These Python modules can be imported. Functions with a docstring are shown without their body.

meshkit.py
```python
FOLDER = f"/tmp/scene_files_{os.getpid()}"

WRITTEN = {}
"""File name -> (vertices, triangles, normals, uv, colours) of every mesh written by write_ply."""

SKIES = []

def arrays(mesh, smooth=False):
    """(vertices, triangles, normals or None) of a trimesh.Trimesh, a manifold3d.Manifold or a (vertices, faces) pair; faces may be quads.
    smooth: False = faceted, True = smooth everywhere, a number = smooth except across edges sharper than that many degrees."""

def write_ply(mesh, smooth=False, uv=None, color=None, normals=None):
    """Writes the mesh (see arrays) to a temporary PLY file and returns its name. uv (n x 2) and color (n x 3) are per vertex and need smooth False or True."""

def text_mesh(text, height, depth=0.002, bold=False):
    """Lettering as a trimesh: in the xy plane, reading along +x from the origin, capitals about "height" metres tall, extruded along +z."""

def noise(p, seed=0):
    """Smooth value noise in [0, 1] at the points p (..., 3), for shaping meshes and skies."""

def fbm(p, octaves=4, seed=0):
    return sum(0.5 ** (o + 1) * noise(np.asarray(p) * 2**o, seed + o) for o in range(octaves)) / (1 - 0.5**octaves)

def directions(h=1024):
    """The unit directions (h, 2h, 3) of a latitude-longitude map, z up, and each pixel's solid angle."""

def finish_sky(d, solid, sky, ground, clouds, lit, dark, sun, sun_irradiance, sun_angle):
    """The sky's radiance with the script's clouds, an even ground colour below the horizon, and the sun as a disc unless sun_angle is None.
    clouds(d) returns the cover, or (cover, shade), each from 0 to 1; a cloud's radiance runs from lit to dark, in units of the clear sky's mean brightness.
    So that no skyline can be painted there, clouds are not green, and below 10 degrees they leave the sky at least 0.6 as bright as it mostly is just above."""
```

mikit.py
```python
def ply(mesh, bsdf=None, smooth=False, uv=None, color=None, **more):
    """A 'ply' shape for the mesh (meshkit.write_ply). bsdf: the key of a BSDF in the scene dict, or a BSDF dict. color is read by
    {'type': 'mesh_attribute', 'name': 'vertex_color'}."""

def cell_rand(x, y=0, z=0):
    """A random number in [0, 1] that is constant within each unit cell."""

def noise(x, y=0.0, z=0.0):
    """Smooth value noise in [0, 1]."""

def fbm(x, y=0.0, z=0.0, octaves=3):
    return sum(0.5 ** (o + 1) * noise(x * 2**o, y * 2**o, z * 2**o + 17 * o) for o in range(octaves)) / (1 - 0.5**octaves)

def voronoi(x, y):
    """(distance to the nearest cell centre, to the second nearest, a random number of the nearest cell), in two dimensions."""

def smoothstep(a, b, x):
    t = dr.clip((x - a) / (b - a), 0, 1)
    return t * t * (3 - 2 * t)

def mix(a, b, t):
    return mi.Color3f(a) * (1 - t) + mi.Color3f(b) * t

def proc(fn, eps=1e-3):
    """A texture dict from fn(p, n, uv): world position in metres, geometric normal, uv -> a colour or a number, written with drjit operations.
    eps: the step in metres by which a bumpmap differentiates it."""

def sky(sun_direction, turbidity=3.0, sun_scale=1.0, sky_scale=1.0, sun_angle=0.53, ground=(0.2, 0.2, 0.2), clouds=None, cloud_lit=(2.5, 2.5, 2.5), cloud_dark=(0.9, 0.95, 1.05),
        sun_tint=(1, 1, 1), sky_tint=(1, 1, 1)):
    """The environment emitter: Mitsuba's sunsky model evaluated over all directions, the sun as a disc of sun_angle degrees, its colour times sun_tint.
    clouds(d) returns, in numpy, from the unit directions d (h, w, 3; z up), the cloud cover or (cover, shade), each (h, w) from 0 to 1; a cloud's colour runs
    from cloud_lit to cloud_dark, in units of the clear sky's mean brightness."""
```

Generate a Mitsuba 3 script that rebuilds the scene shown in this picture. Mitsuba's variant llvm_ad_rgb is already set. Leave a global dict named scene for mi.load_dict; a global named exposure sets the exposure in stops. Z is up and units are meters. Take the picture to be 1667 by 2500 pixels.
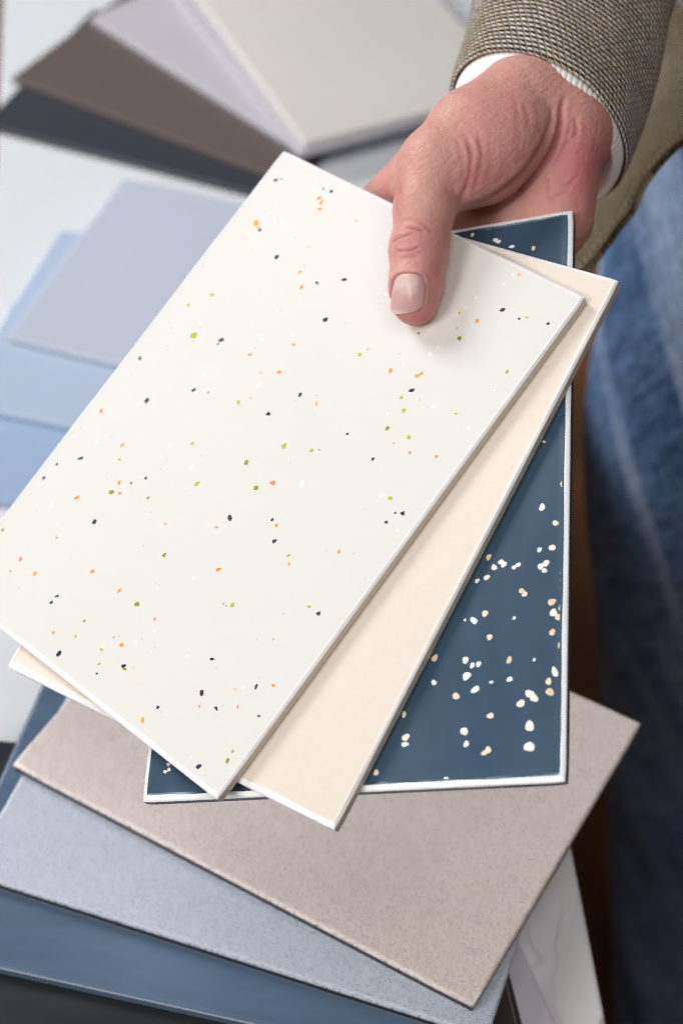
import math, random
import numpy as np, trimesh
import drjit as dr, mitsuba as mi
import mikit
from mikit import proc, noise, fbm, voronoi, cell_rand, smoothstep, mix

T = mi.ScalarTransform4f
rng = np.random.default_rng(7)

# ------------------------------------------------------------------ camera, light, exposure
PITCH, FOCAL, EYE = math.radians(46.5), 4400.0, np.array([0, 0, 1.395])       # focal length in pixels of a 1667 px wide picture
ST, CT = math.sin(PITCH), math.cos(PITCH)
VIEW = np.array([[1, 0, 0], [0, -ST, CT], [0, -CT, -ST]])                       # camera (right, down, forward) to world
exposure = -0.03
scene, labels = {}, {}
scene['camera'] = {'type': 'thinlens', 'fov': 2 * math.degrees(math.atan(833.5 / FOCAL)), 'fov_axis': 'x', 'aperture_radius': 0.0042,
                   'focus_distance': 0.615, 'near_clip': 0.02, 'far_clip': 60.0,
                   'to_world': T().look_at(origin=EYE.tolist(), target=(EYE + [0, CT, -ST]).tolist(), up=[0, 0, 1])}


def lamp(key, at, aim, sx, sy, rgb, label):
    scene[key] = {'type': 'rectangle', 'to_world': T().look_at(origin=at, target=aim, up=[0, 0.1, 1]) @ T().scale([sx / 2, sy / 2, 1]),
                  'bsdf': {'type': 'diffuse', 'reflectance': {'type': 'rgb', 'value': 0.5}},
                  'emitter': {'type': 'area', 'radiance': {'type': 'rgb', 'value': rgb}}}
    labels[key] = {'label': label, 'category': 'lamp'}


lamp('window_lamp', [-2.9, 2.75, 3.45], [0, 0.55, 0.95], 1.7, 1.6, [15.6, 16.0, 16.6], 'bright daylight panel beyond the far left of the table')
lamp('window_lamp_001', [-2.7, -1.5, 3.0], [0, 0.45, 0.9], 1.7, 1.7, [10.0, 9.8, 9.6], 'added soft fill panel on the left towards the viewer')  # added fill with no known source, brightens the stack from the front
lamp('added_overhead_lamp', [0.35, -0.9, 4.2], [0.1, 0.5, 0.8], 2.4, 2.4, [2.7, 2.6, 2.5], 'added wide warm white fill panel above and behind the viewer')  # added overhead fill with no known source, lifts palm and front tiles

# ------------------------------------------------------------------ helpers
SHAPES = {}


def put(key, mesh, bsdf, smooth=False, label=None, cat=None, group=None, kind=None, **more):
    k, i = key, 0
    while k in scene:
        i += 1
        k = f'{key}_{i:03d}'
    scene[k] = mikit.ply(mesh, bsdf, smooth=smooth, **more)
    tag(k, label, cat, group, kind)
    return k


def tag(k, label=None, cat=None, group=None, kind=None):
    d = {a: b for a, b in (('label', label), ('category', cat), ('group', group), ('kind', kind)) if b}
    if d:
        labels[k] = {**labels.get(k, {}), **d}


def grid_faces(n, m, close=False):
    i, j = np.meshgrid(np.arange(n - 1), np.arange(m if close else m - 1), indexing='ij')
    a, b = i * m + j, i * m + (j + 1) % m
    q = np.stack([a, b, b + m, a + m], -1).reshape(-1, 4)
    return np.vstack([q[:, [0, 1, 2]], q[:, [0, 2, 3]]])


def lam(rgb, **k):
    return {'type': 'rgb', 'value': list(rgb)}


def two(d):
    return {'type': 'twosided', 'bsdf': d}


def princ(color, rough=0.5, spec=0.5, coat=0.0, coatgloss=0.9, **k):
    return two({'type': 'principled', 'base_color': lam(color) if isinstance(color, (tuple, list)) else color, 'roughness': rough,
                'specular': spec, 'clearcoat': coat, 'clearcoat_gloss': coatgloss, **k})


# ------------------------------------------------------------------ materials
def flat_tint(base, amount=0.06, scale=18.0, streak=0.0):
    def fn(p, n, uv):
        s = fbm(uv.x * 130 + 2 * noise(uv.x * 20, uv.y * 20, 1.0), uv.y * 14, 8.0, 3) - 0.5 if streak else 0.0
        v = fbm(uv.x * scale, uv.y * scale, 3.0, 3)
        fine = noise(uv.x * 900, uv.y * 900, 5.0)
        return mi.Color3f(base) * (1 - amount + 2 * amount * v) * (0.985 + 0.03 * fine) * (1 + 2 * streak * s)
    return proc(fn)


def speckle(base, dot, size, keep, seed):
    def fn(p, n, uv):
        x, y = uv.x / size + seed, uv.y / size
        wob = noise(uv.x * 60 + seed, uv.y * 60, 1.0)
        d, _, r = voronoi(x, y)
        d2, _, r2 = voronoi(x * 1.9 + 31, y * 1.9 + 7)
        m = (1 - smoothstep(0.16, 0.30, d)) * dr.select(r < keep * (0.8 + 0.4 * wob), 1.0, 0.0)
        m2 = (1 - smoothstep(0.16, 0.34, d2)) * dr.select(r2 < keep * 0.9, 0.7, 0.0)
        cloud = 0.975 + 0.05 * fbm(uv.x * 25 + seed, uv.y * 25, 2.0, 3)
        grain = 0.97 + 0.06 * noise(uv.x * 2500, uv.y * 2500, 9.0)
        return mix(mi.Color3f(base) * cloud * grain, dot, dr.clip(dr.maximum(m, m2) * 1.0, 0, 1))
    return proc(fn)


def marble_fn(p, n, uv):
    w = fbm(uv.x * 22, uv.y * 22, 4.0, 4)
    v = dr.abs(noise(uv.x * 30 + 3 * w, uv.y * 12 + 2 * w, 1.0) - 0.5)
    vein = (1 - smoothstep(0.0, 0.05, v)) * smoothstep(0.30, 0.55, noise(uv.x * 35, uv.y * 35, 8.0))
    return mix((0.90, 0.87, 0.91), (0.16, 0.15, 0.18), vein * 0.22 + 0.5 * smoothstep(0.70, 0.80, noise(uv.x * 160, uv.y * 70, 3.0)) * smoothstep(0.45, 0.6, noise(uv.x * 40, uv.y * 40, 6.0))) * (0.9 + 0.15 * w)


def wood_fn(p, n, uv):
    g = fbm(p.x * 40, p.y * 3, 2.0, 4)
    return mix((0.15, 0.066, 0.028), (0.30, 0.14, 0.065), g)


def denim_fn(p, n, uv):
    tw = noise(uv.x * 1500 + uv.y * 700, uv.y * 260 - uv.x * 130, 1.0)
    thread = noise(uv.x * 3500, uv.y * 500, 7.0)
    # worn whiskers running down and outwards from the hip
    s = uv.x * 0.80 + uv.y * 0.55
    t = -uv.x * 0.55 + uv.y * 0.80
    wh = fbm(s * 46 + 1.5 * noise(s * 15, t * 8, 3.0), t * 8, 1.0, 3)
    worn = 0.75 * smoothstep(0.50, 0.72, wh)
    fade = fbm(uv.x * 9, uv.y * 9, 6.0, 3)
    slub = fbm(s * 80, t * 330, 5.0, 3)
    base = mix((0.022, 0.052, 0.125), (0.16, 0.26, 0.43), dr.clip(0.45 * tw + 0.2 * thread + 0.7 * (slub - 0.42) + 0.6 * (fade - 0.5), 0, 1))
    worn = worn * (0.15 + 0.85 * smoothstep(0.50, 0.80, p.z))
    return mix(base, (0.40, 0.48, 0.63), dr.clip(worn * (0.45 + 0.5 * tw), 0, 0.85))


def tweed(pale_a, pale_b, dark_a, dark_b):
  def tweed_fn(p, n, uv):
      # checked tweed: slanting pale and dark floats over a brown ground
      wx = uv.x + 0.0005 * (noise(uv.x * 500, uv.y * 500, 3.0) - 0.5) + 0.0012 * (noise(uv.x * 60, uv.y * 60, 5.0) - 0.5)
      wy = uv.y + 0.0004 * (noise(uv.x * 500, uv.y * 500, 11.0) - 0.5) + 0.0012 * (noise(uv.x * 60, uv.y * 60, 15.0) - 0.5)
      u, v = (wx + 0.45 * wy) / 0.0028, wy / 0.0022
      iu, iv = dr.floor(u), dr.floor(v)
      fu, fv = u - iu, v - iv
      r = cell_rand(iu, iv, 1)
      fine = noise(uv.x * 5000, uv.y * 5000, 4.0)
      lift = 0.22 * (fu - 0.4)
      a = fv + lift
      light = smoothstep(0.04, 0.12, fu) * (1 - smoothstep(0.62, 0.74, fu)) * smoothstep(0.02, 0.12, a) * (1 - smoothstep(0.44, 0.56, a))
      dark = smoothstep(0.06, 0.14, fu) * (1 - smoothstep(0.82, 0.92, fu)) * smoothstep(0.48, 0.56, a) * (1 - smoothstep(1.0, 1.08, a))
      fam = fbm(uv.x * 30, uv.y * 30, 2.0, 2)
      pale = mix(pale_a, pale_b, dr.clip(r * 0.7 + 1.6 * (fam - 0.55), 0, 1))
      ground = mix(dark_b, mi.Color3f(pale_b) * 0.62, dr.clip(0.35 + 0.5 * cell_rand(iu, iv, 3) + 0.5 * (fine - 0.5), 0, 1))
      c = mix(ground, pale, light * (0.65 + 0.35 * cell_rand(iu, iv, 5)))
      return mix(c, dark_a, dark * (0.85 + 0.15 * cell_rand(iu, iv, 7))) * (0.72 + 0.5 * fine)
  return proc(tweed_fn)


def tweed_bump(p, n, uv):
    u, v = (uv.x + 0.45 * uv.y) * (2 * math.pi / 0.0028), uv.y * (2 * math.pi / 0.0022)
    return 0.5 + 0.25 * dr.sin(u) * dr.sin(v) + 0.5 * noise(uv.x * 3500, uv.y * 3500, 2.0)


def denim_bump(p, n, uv):
    return noise(uv.x * 1500 + uv.y * 700, uv.y * 260 - uv.x * 130, 1.0)


def skin_bump(p, n, uv):
    # fine crossing lines of the skin, running slantwise over the thumb
    u, v = p.x, 0.725 * p.y + 0.688 * p.z
    w = 0.688 * p.y - 0.725 * p.z
    k = 0.0007 * noise(p.x * 300, p.y * 300, p.z * 300)
    s1, t1 = 0.87 * v + 0.5 * u + k, 0.87 * u - 0.5 * v
    s2, t2 = 0.87 * v - 0.5 * u + k, 0.87 * u + 0.5 * v
    l1 = smoothstep(0.0, 0.16, dr.abs(noise(s1 * 950, t1 * 280, w * 260) - 0.5))
    l2 = smoothstep(0.0, 0.16, dr.abs(noise(s2 * 950, t2 * 280 + 7, w * 260) - 0.5))
    return 0.45 * l1 + 0.45 * l2 + 0.25 * noise(p.x * 1600, p.y * 1600, p.z * 1600) + 0.35 * fbm(p.x * 260, p.y * 260, p.z * 260, 2)


def bump(inner, fn, scale, eps):
    return two({'type': 'bumpmap', 'arbitrary': proc(fn, eps=eps), 'scale': scale, 'bsdf': inner})


def raw(color, rough, spec=0.5, **k):
    return {'type': 'principled', 'base_color': color, 'roughness': rough, 'specular': spec, **k}


def resin_white(p, n, uv):
    v = fbm(uv.x * 16, uv.y * 16, 3.0, 3)
    d, _, r = voronoi(uv.x * 260, uv.y * 260)
    dust = (1 - smoothstep(0.05, 0.16, d)) * dr.select(r < 0.025, 1.0, 0.0)
    return mi.Color3f(0.752, 0.736, 0.698) * (0.985 + 0.03 * v) * (1 - 0.16 * dust)


resin_white = proc(resin_white)


def mottle(base):
    def fn(p, n, uv):
        return mi.Color3f(base) * (0.84 + 0.32 * fbm(p.x * 1100, p.y * 1100, p.z * 1100, 2))
    return proc(fn)


def smudge(low, span, scale):
    def fn(p, n, uv):
        return low + span * fbm(uv.x * scale, uv.y * scale * 0.6, 2.0, 3)
    return proc(fn)


M = {
    'white_resin': princ(resin_white, smudge(0.34, 0.10, 40), 0.15),
    'cream_resin': princ(flat_tint((0.77, 0.69, 0.605), 0.03, 14), smudge(0.30, 0.10, 40), 0.4),
    'navy_resin': princ(flat_tint((0.033, 0.068, 0.112), 0.12, 40, 0.12), smudge(0.28, 0.12, 50), 0.5),
    'rim_white': princ((0.86, 0.86, 0.88), 0.35, 0.5),
    'side_cream': princ((0.66, 0.58, 0.47), 0.4, 0.4),
    'side_white': princ((0.62, 0.55, 0.45), 0.4, 0.4),
    'side_navy': princ((0.03, 0.04, 0.06), 0.3, 0.5),
    'flake_purple': princ(mottle((0.065, 0.014, 0.066)), 0.5, 0.25),
    'flake_purple_dark': princ(mottle((0.034, 0.008, 0.044)), 0.5, 0.25),
    'flake_orange': princ(mottle((0.92, 0.28, 0.006)), 0.5, 0.25),
    'flake_orange_light': princ(mottle((0.92, 0.38, 0.03)), 0.5, 0.25),
    'flake_green': princ(mottle((0.44, 0.53, 0.02)), 0.5, 0.25),
    'flake_green_dark': princ(mottle((0.24, 0.32, 0.015)), 0.5, 0.25),
    'flake_white': princ(mottle((0.86, 0.845, 0.795)), 0.5, 0.25),
    'flake_ivory': princ(mottle((0.86, 0.82, 0.73)), 0.5, 0.25),
    'flake_cream': princ(mottle((0.80, 0.68, 0.48)), 0.4),
    'flake_tan': princ(mottle((0.86, 0.73, 0.55)), 0.5, 0.25),
    'flake_tan_dark': princ(mottle((0.76, 0.6, 0.42)), 0.5, 0.25),
    'flake_mixed': princ({'type': 'mesh_attribute', 'name': 'vertex_color'}, 0.4),
    'taupe_speckled': princ(speckle((0.80, 0.70, 0.665), (0.10, 0.09, 0.12), 0.00085, 0.38, 3.0), 0.34, 0.5),
    'grey_speckled': princ(speckle((0.55, 0.595, 0.68), (0.09, 0.11, 0.19), 0.00085, 0.38, 17.0), 0.34, 0.5),
    'slate': princ(flat_tint((0.078, 0.125, 0.195), 0.18, 24, 0.22), smudge(0.30, 0.16, 30), 0.5),
    'black_slab': princ(flat_tint((0.012, 0.014, 0.019), 0.25, 30, 0.4), smudge(0.30, 0.16, 30), 0.5),
    'bevel_highlight': princ((0.46, 0.47, 0.58), 0.2, 0.6),  # sky reflection painted in as pale lilac, over an abraded bevel
    'reflection_grey': princ((0.42, 0.44, 0.48), 0.35, 0.5),  # pale grey for the painted line of reflected light
    'dark_core': princ((0.018, 0.017, 0.022), 0.4),
    'marble': princ(proc(marble_fn), 0.2, 0.6, 1.0),
    'lilac_marble': princ(flat_tint((0.70, 0.66, 0.77), 0.08, 20), 0.25, 0.5, 0.6),
    'dark_brown': princ((0.05, 0.040, 0.038), 0.3),
    'beige_slab': princ(flat_tint((0.68, 0.65, 0.61), 0.05, 10), 0.4, 0.4),
    'mauve_slab': princ(flat_tint((0.53, 0.51, 0.55), 0.05, 10), 0.4, 0.4),
    'brown_slab': princ(flat_tint((0.128, 0.102, 0.096), 0.05, 10), 0.4, 0.4),
    'charcoal_slab': princ(flat_tint((0.044, 0.049, 0.062), 0.05, 10), 0.4, 0.4),
    'lilac_slab': princ(flat_tint((0.53, 0.565, 0.67), 0.05, 10), 0.4, 0.4),
    'pale_blue_slab': princ(flat_tint((0.45, 0.54, 0.69), 0.05, 10), 0.4, 0.4),
    'blue_slab': princ(flat_tint((0.35, 0.46, 0.66), 0.05, 10), 0.4, 0.4),
    'table_white': princ((0.74, 0.765, 0.79), 0.38, 0.4),
    'board_edge': princ((0.55, 0.55, 0.54), 0.5, 0.4),
    'table_wood': princ(proc(lambda p, n, uv: mix((0.10, 0.062, 0.038), (0.19, 0.125, 0.08), fbm(p.x * 60, p.y * 4, 5.0, 4))), 0.45, 0.4),
    'steel': princ((0.5, 0.5, 0.5), 0.35, 0.5, metallic=1.0),
    'floor_wood': princ(proc(wood_fn), 0.5, 0.4),
    'denim': bump(raw(proc(denim_fn), 0.85, 0.15), denim_bump, 0.0004, 2e-4),
    'tweed': bump(raw(tweed((0.80, 0.79, 0.83), (0.62, 0.51, 0.36), (0.008, 0.008, 0.016), (0.07, 0.050, 0.034)), 0.9, 0.1), tweed_bump, 0.0003, 1e-4),
    'tweed_shaded': bump(raw(tweed((0.56, 0.49, 0.40), (0.42, 0.32, 0.18), (0.006, 0.005, 0.006), (0.05, 0.034, 0.018)), 0.9, 0.1), tweed_bump, 0.0003, 1e-4),  # same tweed, darker and browner: shade of the front panel in the colour
    'tweed_trim': princ(proc(lambda p, n, uv: mix((0.05, 0.04, 0.035), (0.48, 0.38, 0.25), smoothstep(0.35, 0.65, noise(uv.x * 900, uv.y * 300, 4.0)))), 0.9, 0.1),
    'thread': princ((0.44, 0.37, 0.26), 0.9, 0.1),
    'shirt_white': princ((0.84, 0.82, 0.80), 0.8, 0.2),
    'leather': princ((0.03, 0.018, 0.012), 0.4),
    'skin': bump({'type': 'principled', 'base_color': {'type': 'mesh_attribute', 'name': 'vertex_color'}, 'roughness': 0.46, 'specular': 0.38}, skin_bump, 0.00021, 1.5e-4),
    'nail': princ({'type': 'mesh_attribute', 'name': 'vertex_color'}, 0.34, 0.5),
}
scene.update(M)

# ------------------------------------------------------------------ floor and table
z_table = 0.75
FS = np.array([[-3, -3, 0], [3, -3, 0], [3, 4, 0], [-3, 4, 0.0]])
scene['floor'] = mikit.ply((FS, [[0, 1, 2], [0, 2, 3]]), 'floor_wood')
labels['floor'] = {'kind': 'structure', 'label': 'dark brown wooden floor below the table'}


def slab_outline(poly, radius=0.0, seg=4):
    """polygon (counter-clockwise) with rounded corners"""
    out, n = [], len(poly)
    for i in range(n):
        a, b, c = poly[i - 1], poly[i], poly[(i + 1) % n]
        u, v = (a - b) / np.linalg.norm(a - b), (c - b) / np.linalg.norm(c - b)
        p, q = b + u * radius, b + v * radius
        for t in np.linspace(0, 1, seg + 1):
            out.append((1 - t) ** 2 * p + 2 * t * (1 - t) * b + t * t * q)
    return np.array(out)


def sheet(key, poly, thick, z, top_mat, edge_mat, part_top, part_edge, radius=0.006, bevel=0.0008):
    """flat board with rounded corners and a softened upper edge"""
    ring = slab_outline(np.array(poly, float), radius)
    m = len(ring)
    e = np.roll(ring, -1, 0) - np.roll(ring, 1, 0)
    nrm = np.stack([-e[:, 1], e[:, 0]], 1)
    nrm /= np.linalg.norm(nrm, axis=1, keepdims=True)
    V = np.vstack([np.c_[ring + nrm * d, np.full(m, z + h)] for d, h in ((0.0, -thick), (0.0, -bevel), (bevel, 0.0))])
    i = np.arange(m)
    V = np.vstack([V, [[*ring.mean(0), z]], [[*ring.mean(0), z - thick]]])
    put(f'{key}__{part_edge}', (V[:2 * m], grid_faces(2, m, True)), edge_mat)
    up = np.vstack([grid_faces(2, m, True) + m, np.stack([2 * m + i, 2 * m + (i + 1) % m, np.full(m, 3 * m)], 1), np.stack([(i + 1) % m, i, np.full(m, 3 * m + 1)], 1)])
    put(f'{key}__{part_top}', (V, up), top_mat, uv=V[:, :2])


def build_table():
    zt = z_table - 0.0062
    sheet('table', [[-1.15, -0.12], [0.092, -0.12], [0.092, 1.62], [-1.15, 1.62]], 0.026, zt, 'table_wood', 'table_wood', 'top', 'edge_band', 0.01, 0.002)
    for x, y in ((-1.09, -0.06), (0.04, -0.06), (0.04, 1.56), (-1.09, 1.56)):
        leg = trimesh.creation.cylinder(radius=0.02, height=zt - 0.027, sections=20)
        leg.apply_translation([x, y, (zt - 0.027) / 2 + 0.001])
        put('table__leg', leg, 'steel', smooth=40)
    tag('table', 'brown wooden table, seen as a thin strip left of the white board', 'table')
    sheet('white_board', [[-0.117, 0.04], [0.094, 0.04], [0.094, 1.55], [-0.277, 1.55]], 0.006, z_table, 'table_white', 'board_edge', 'top', 'edge')
    tag('white_board', 'white board on the table, carrying the fans and the stack of sample tiles', 'board')


build_table()


# ------------------------------------------------------------------ sample tiles
def tile_rings(w, l, profile, wobble=0.0, corner=0.0008, seed=0, per_edge=14, sides=(1, 1, 1, 1)):
    """outline rings of a slab; profile: (inset, height) from the bottom up"""
    r = np.random.default_rng(seed)
    base, nrm = [], []
    cs = [(0, 0), (w, 0), (w, l), (0, l)]
    for k in range(4):
        c, d = np.array(cs[k], float), np.array(cs[(k + 1) % 4], float)
        e = (d - c) / np.linalg.norm(d - c)
        nin = np.array([-e[1], e[0]])
        ts = np.linspace(0, 1, per_edge)[:-1]
        eprev = np.array([e[1], -e[0]])
        for t in ts:
            p = c + (d - c) * t
            if t == 0:
                base.append(c + (e + nin) * corner * 0.3)
                nrm.append(e * sides[k - 1] + nin * sides[k])
            else:
                base.append(p)
                nrm.append(nin * sides[k])
    base, nrm = np.array(base), np.array(nrm)
    V = []
    for k, (ins, z) in enumerate(profile):
        wb = 0
        if wobble and ins > 0:
            a = r.normal(0, 1, len(base))
            a = (a + np.roll(a, 1) + np.roll(a, -1)) / 3
            wb = (a * wobble)[:, None]
        V.append(np.c_[base + nrm * (ins + wb), np.full(len(base), z)])
    return V


def frame_pts(fr, P):
    O, U, Vv, N = fr
    return O + P[..., :1] * U + P[..., 1:2] * Vv + P[..., 2:] * N


def ring_mesh(fr, rings, cap=False, bottom=False):
    m = len(rings[0])
    P = np.vstack(rings)
    F = [grid_faces(len(rings), m, True)] if len(rings) > 1 else []
    extra = []
    if cap and m % 4 == 0:                                        # the face as an even grid between the four edges
        q, b = m // 4, (len(rings) - 1) * m
        loop = [rings[-1][(np.arange(k * q, k * q + q + 1)) % m] for k in range(4)]
        south, east, north, west = loop[0], loop[1], loop[2][::-1], loop[3][::-1]
        s = np.linspace(0, 1, q + 1)[None, :, None]
        t = np.linspace(0, 1, q + 1)[:, None, None]
        G = ((1 - t) * south[None] + t * north[None] + (1 - s) * west[:, None] + s * east[:, None]
             - (1 - s) * (1 - t) * south[0] - s * (1 - t) * south[-1] - (1 - s) * t * north[0] - s * t * north[-1])
        F.append(grid_faces(q + 1, q + 1) + len(P))
        P = np.vstack([P, G.reshape(-1, 3)])
    for on, idx in ((cap and m % 4 != 0, (len(rings) - 1) * m + np.arange(m)), (bottom, np.arange(m))):
        if on:
            k = len(P) + len(extra)
            extra.append(np.vstack([P[idx]]).mean(0))
            F.append(np.stack([idx, np.roll(idx, -1), np.full(m, k)], 1))
    if extra:
        P = np.vstack([P, extra])
    uv = P[:, :2].copy()
    return (frame_pts(fr, P), np.vstack(F)), uv


def as_frame(origin, u, v):
    u, v = np.array(u, float), np.array(v, float)
    u /= np.linalg.norm(u)
    v /= np.linalg.norm(v)
    n = np.cross(u, v)
    return np.array(origin, float), u, v, n if n[2] > 0 else -n


def rimmed_tile(key, fr, face, side, seed, drop, sides, w=0.148, l=0.210, t=0.0042):
    prof = [(0.0002, -t), (0.0, -t + 0.0003), (0.0, -0.0009), (0.00025, -0.0005), (0.0010, 0.0), (0.00115, -0.1 * drop), (0.0016, -0.85 * drop), (0.0028, -drop)]
    R = tile_rings(w, l, prof, 0.00012, seed=seed, per_edge=40, sides=sides)
    mesh, uv = ring_mesh(fr, R[:3], bottom=True)
    put(key + '__body', mesh, side, uv=uv)
    mesh, uv = ring_mesh(fr, R[2:6])
    put(key + '__rim', mesh, 'rim_white', uv=uv)
    mesh, uv = ring_mesh(fr, R[5:], cap=True)
    put(key + '__face', mesh, face, uv=uv)


def flake_shape(L, W, ang, r, lumpy):
    n = r.integers(5, 8) if not lumpy else 12
    a = np.sort((np.arange(n) + r.uniform(-0.32, 0.32, n)) / n * 2 * np.pi)
    rad = r.uniform(0.82, 1.15, n) if not lumpy else 1 + 0.12 * np.sin(2 * a + r.uniform(0, 6)) + 0.10 * np.sin(3 * a + r.uniform(0, 6)) + r.uniform(-0.05, 0.05, n)
    p = np.stack([np.cos(a) * L / 2 * rad, np.sin(a) * W / 2 * rad], 1)
    if not lumpy and r.random() < 0.45:
        p[r.integers(0, n)] *= 0.55
    c, s = math.cos(math.radians(ang)), math.sin(math.radians(ang))
    return p @ np.array([[c, s], [-s, c]])


NAMES = {'p': 'purple', 'o': 'orange', 'g': 'green', 'w': 'white', 'c': 'cream', 't': 'tan'}
SECOND = {'p': 'purple_dark', 'o': 'orange_light', 'g': 'green_dark', 'w': 'ivory', 't': 'tan_dark'}
TINY = {'p': (0.045, 0.014, 0.055), 'o': (0.86, 0.30, 0.012), 'g': (0.36, 0.44, 0.035), 'w': (0.92, 0.92, 0.92), 'c': (0.8, 0.7, 0.5), 't': (0.78, 0.56, 0.36)}


def flakes(key, fr, table, lumpy, seed, smallest, drop):
    r = np.random.default_rng(seed)
    tv, tf, tc = [], [], []
    for e in table.split(';'):
        x, y, L, W, ang, c = e.split()
        x, y, L, W, ang = float(x) / 1000, float(y) / 1000, float(L) / 1000, float(W) / 1000, float(ang)
        p = flake_shape(L * (0.92 if lumpy else 1.15), W * (0.92 if lumpy else 1.15), ang, r, lumpy) + [x, y]
        p[:, 0] = np.clip(p[:, 0], 0.0026, 0.1454)
        p[:, 1] = np.clip(p[:, 1], 0.0026, 0.2074)
        n = len(p)
        q = p.mean(0) + (p - p.mean(0)) * 0.86
        V = np.vstack([np.c_[p, np.full(n, -drop - 0.0001)], np.c_[p, np.full(n, -drop + 0.00004)], np.c_[q, np.full(n, -drop + 0.00008)], [[*p.mean(0), -drop + 0.00009]]])
        i = np.arange(n)
        F = np.vstack([grid_faces(3, n, True), np.stack([2 * n + i, 2 * n + (i + 1) % n, np.full(n, 3 * n)], 1)])
        W3 = frame_pts(fr, V)
        if L * 1000 >= smallest:
            put(key + '__flake', (W3, F), 'flake_' + (SECOND if r.random() < 0.38 and c in SECOND else NAMES)[c])
        else:
            tf.append(F + sum(len(a) for a in tv))
            tv.append(W3)
            tc.append(np.tile(TINY[c], (len(W3), 1)))
    if tv:
        put(key + '__fleck', (np.vstack(tv), np.vstack(tf)), 'flake_mixed', color=np.vstack(tc), kind='stuff')


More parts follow.
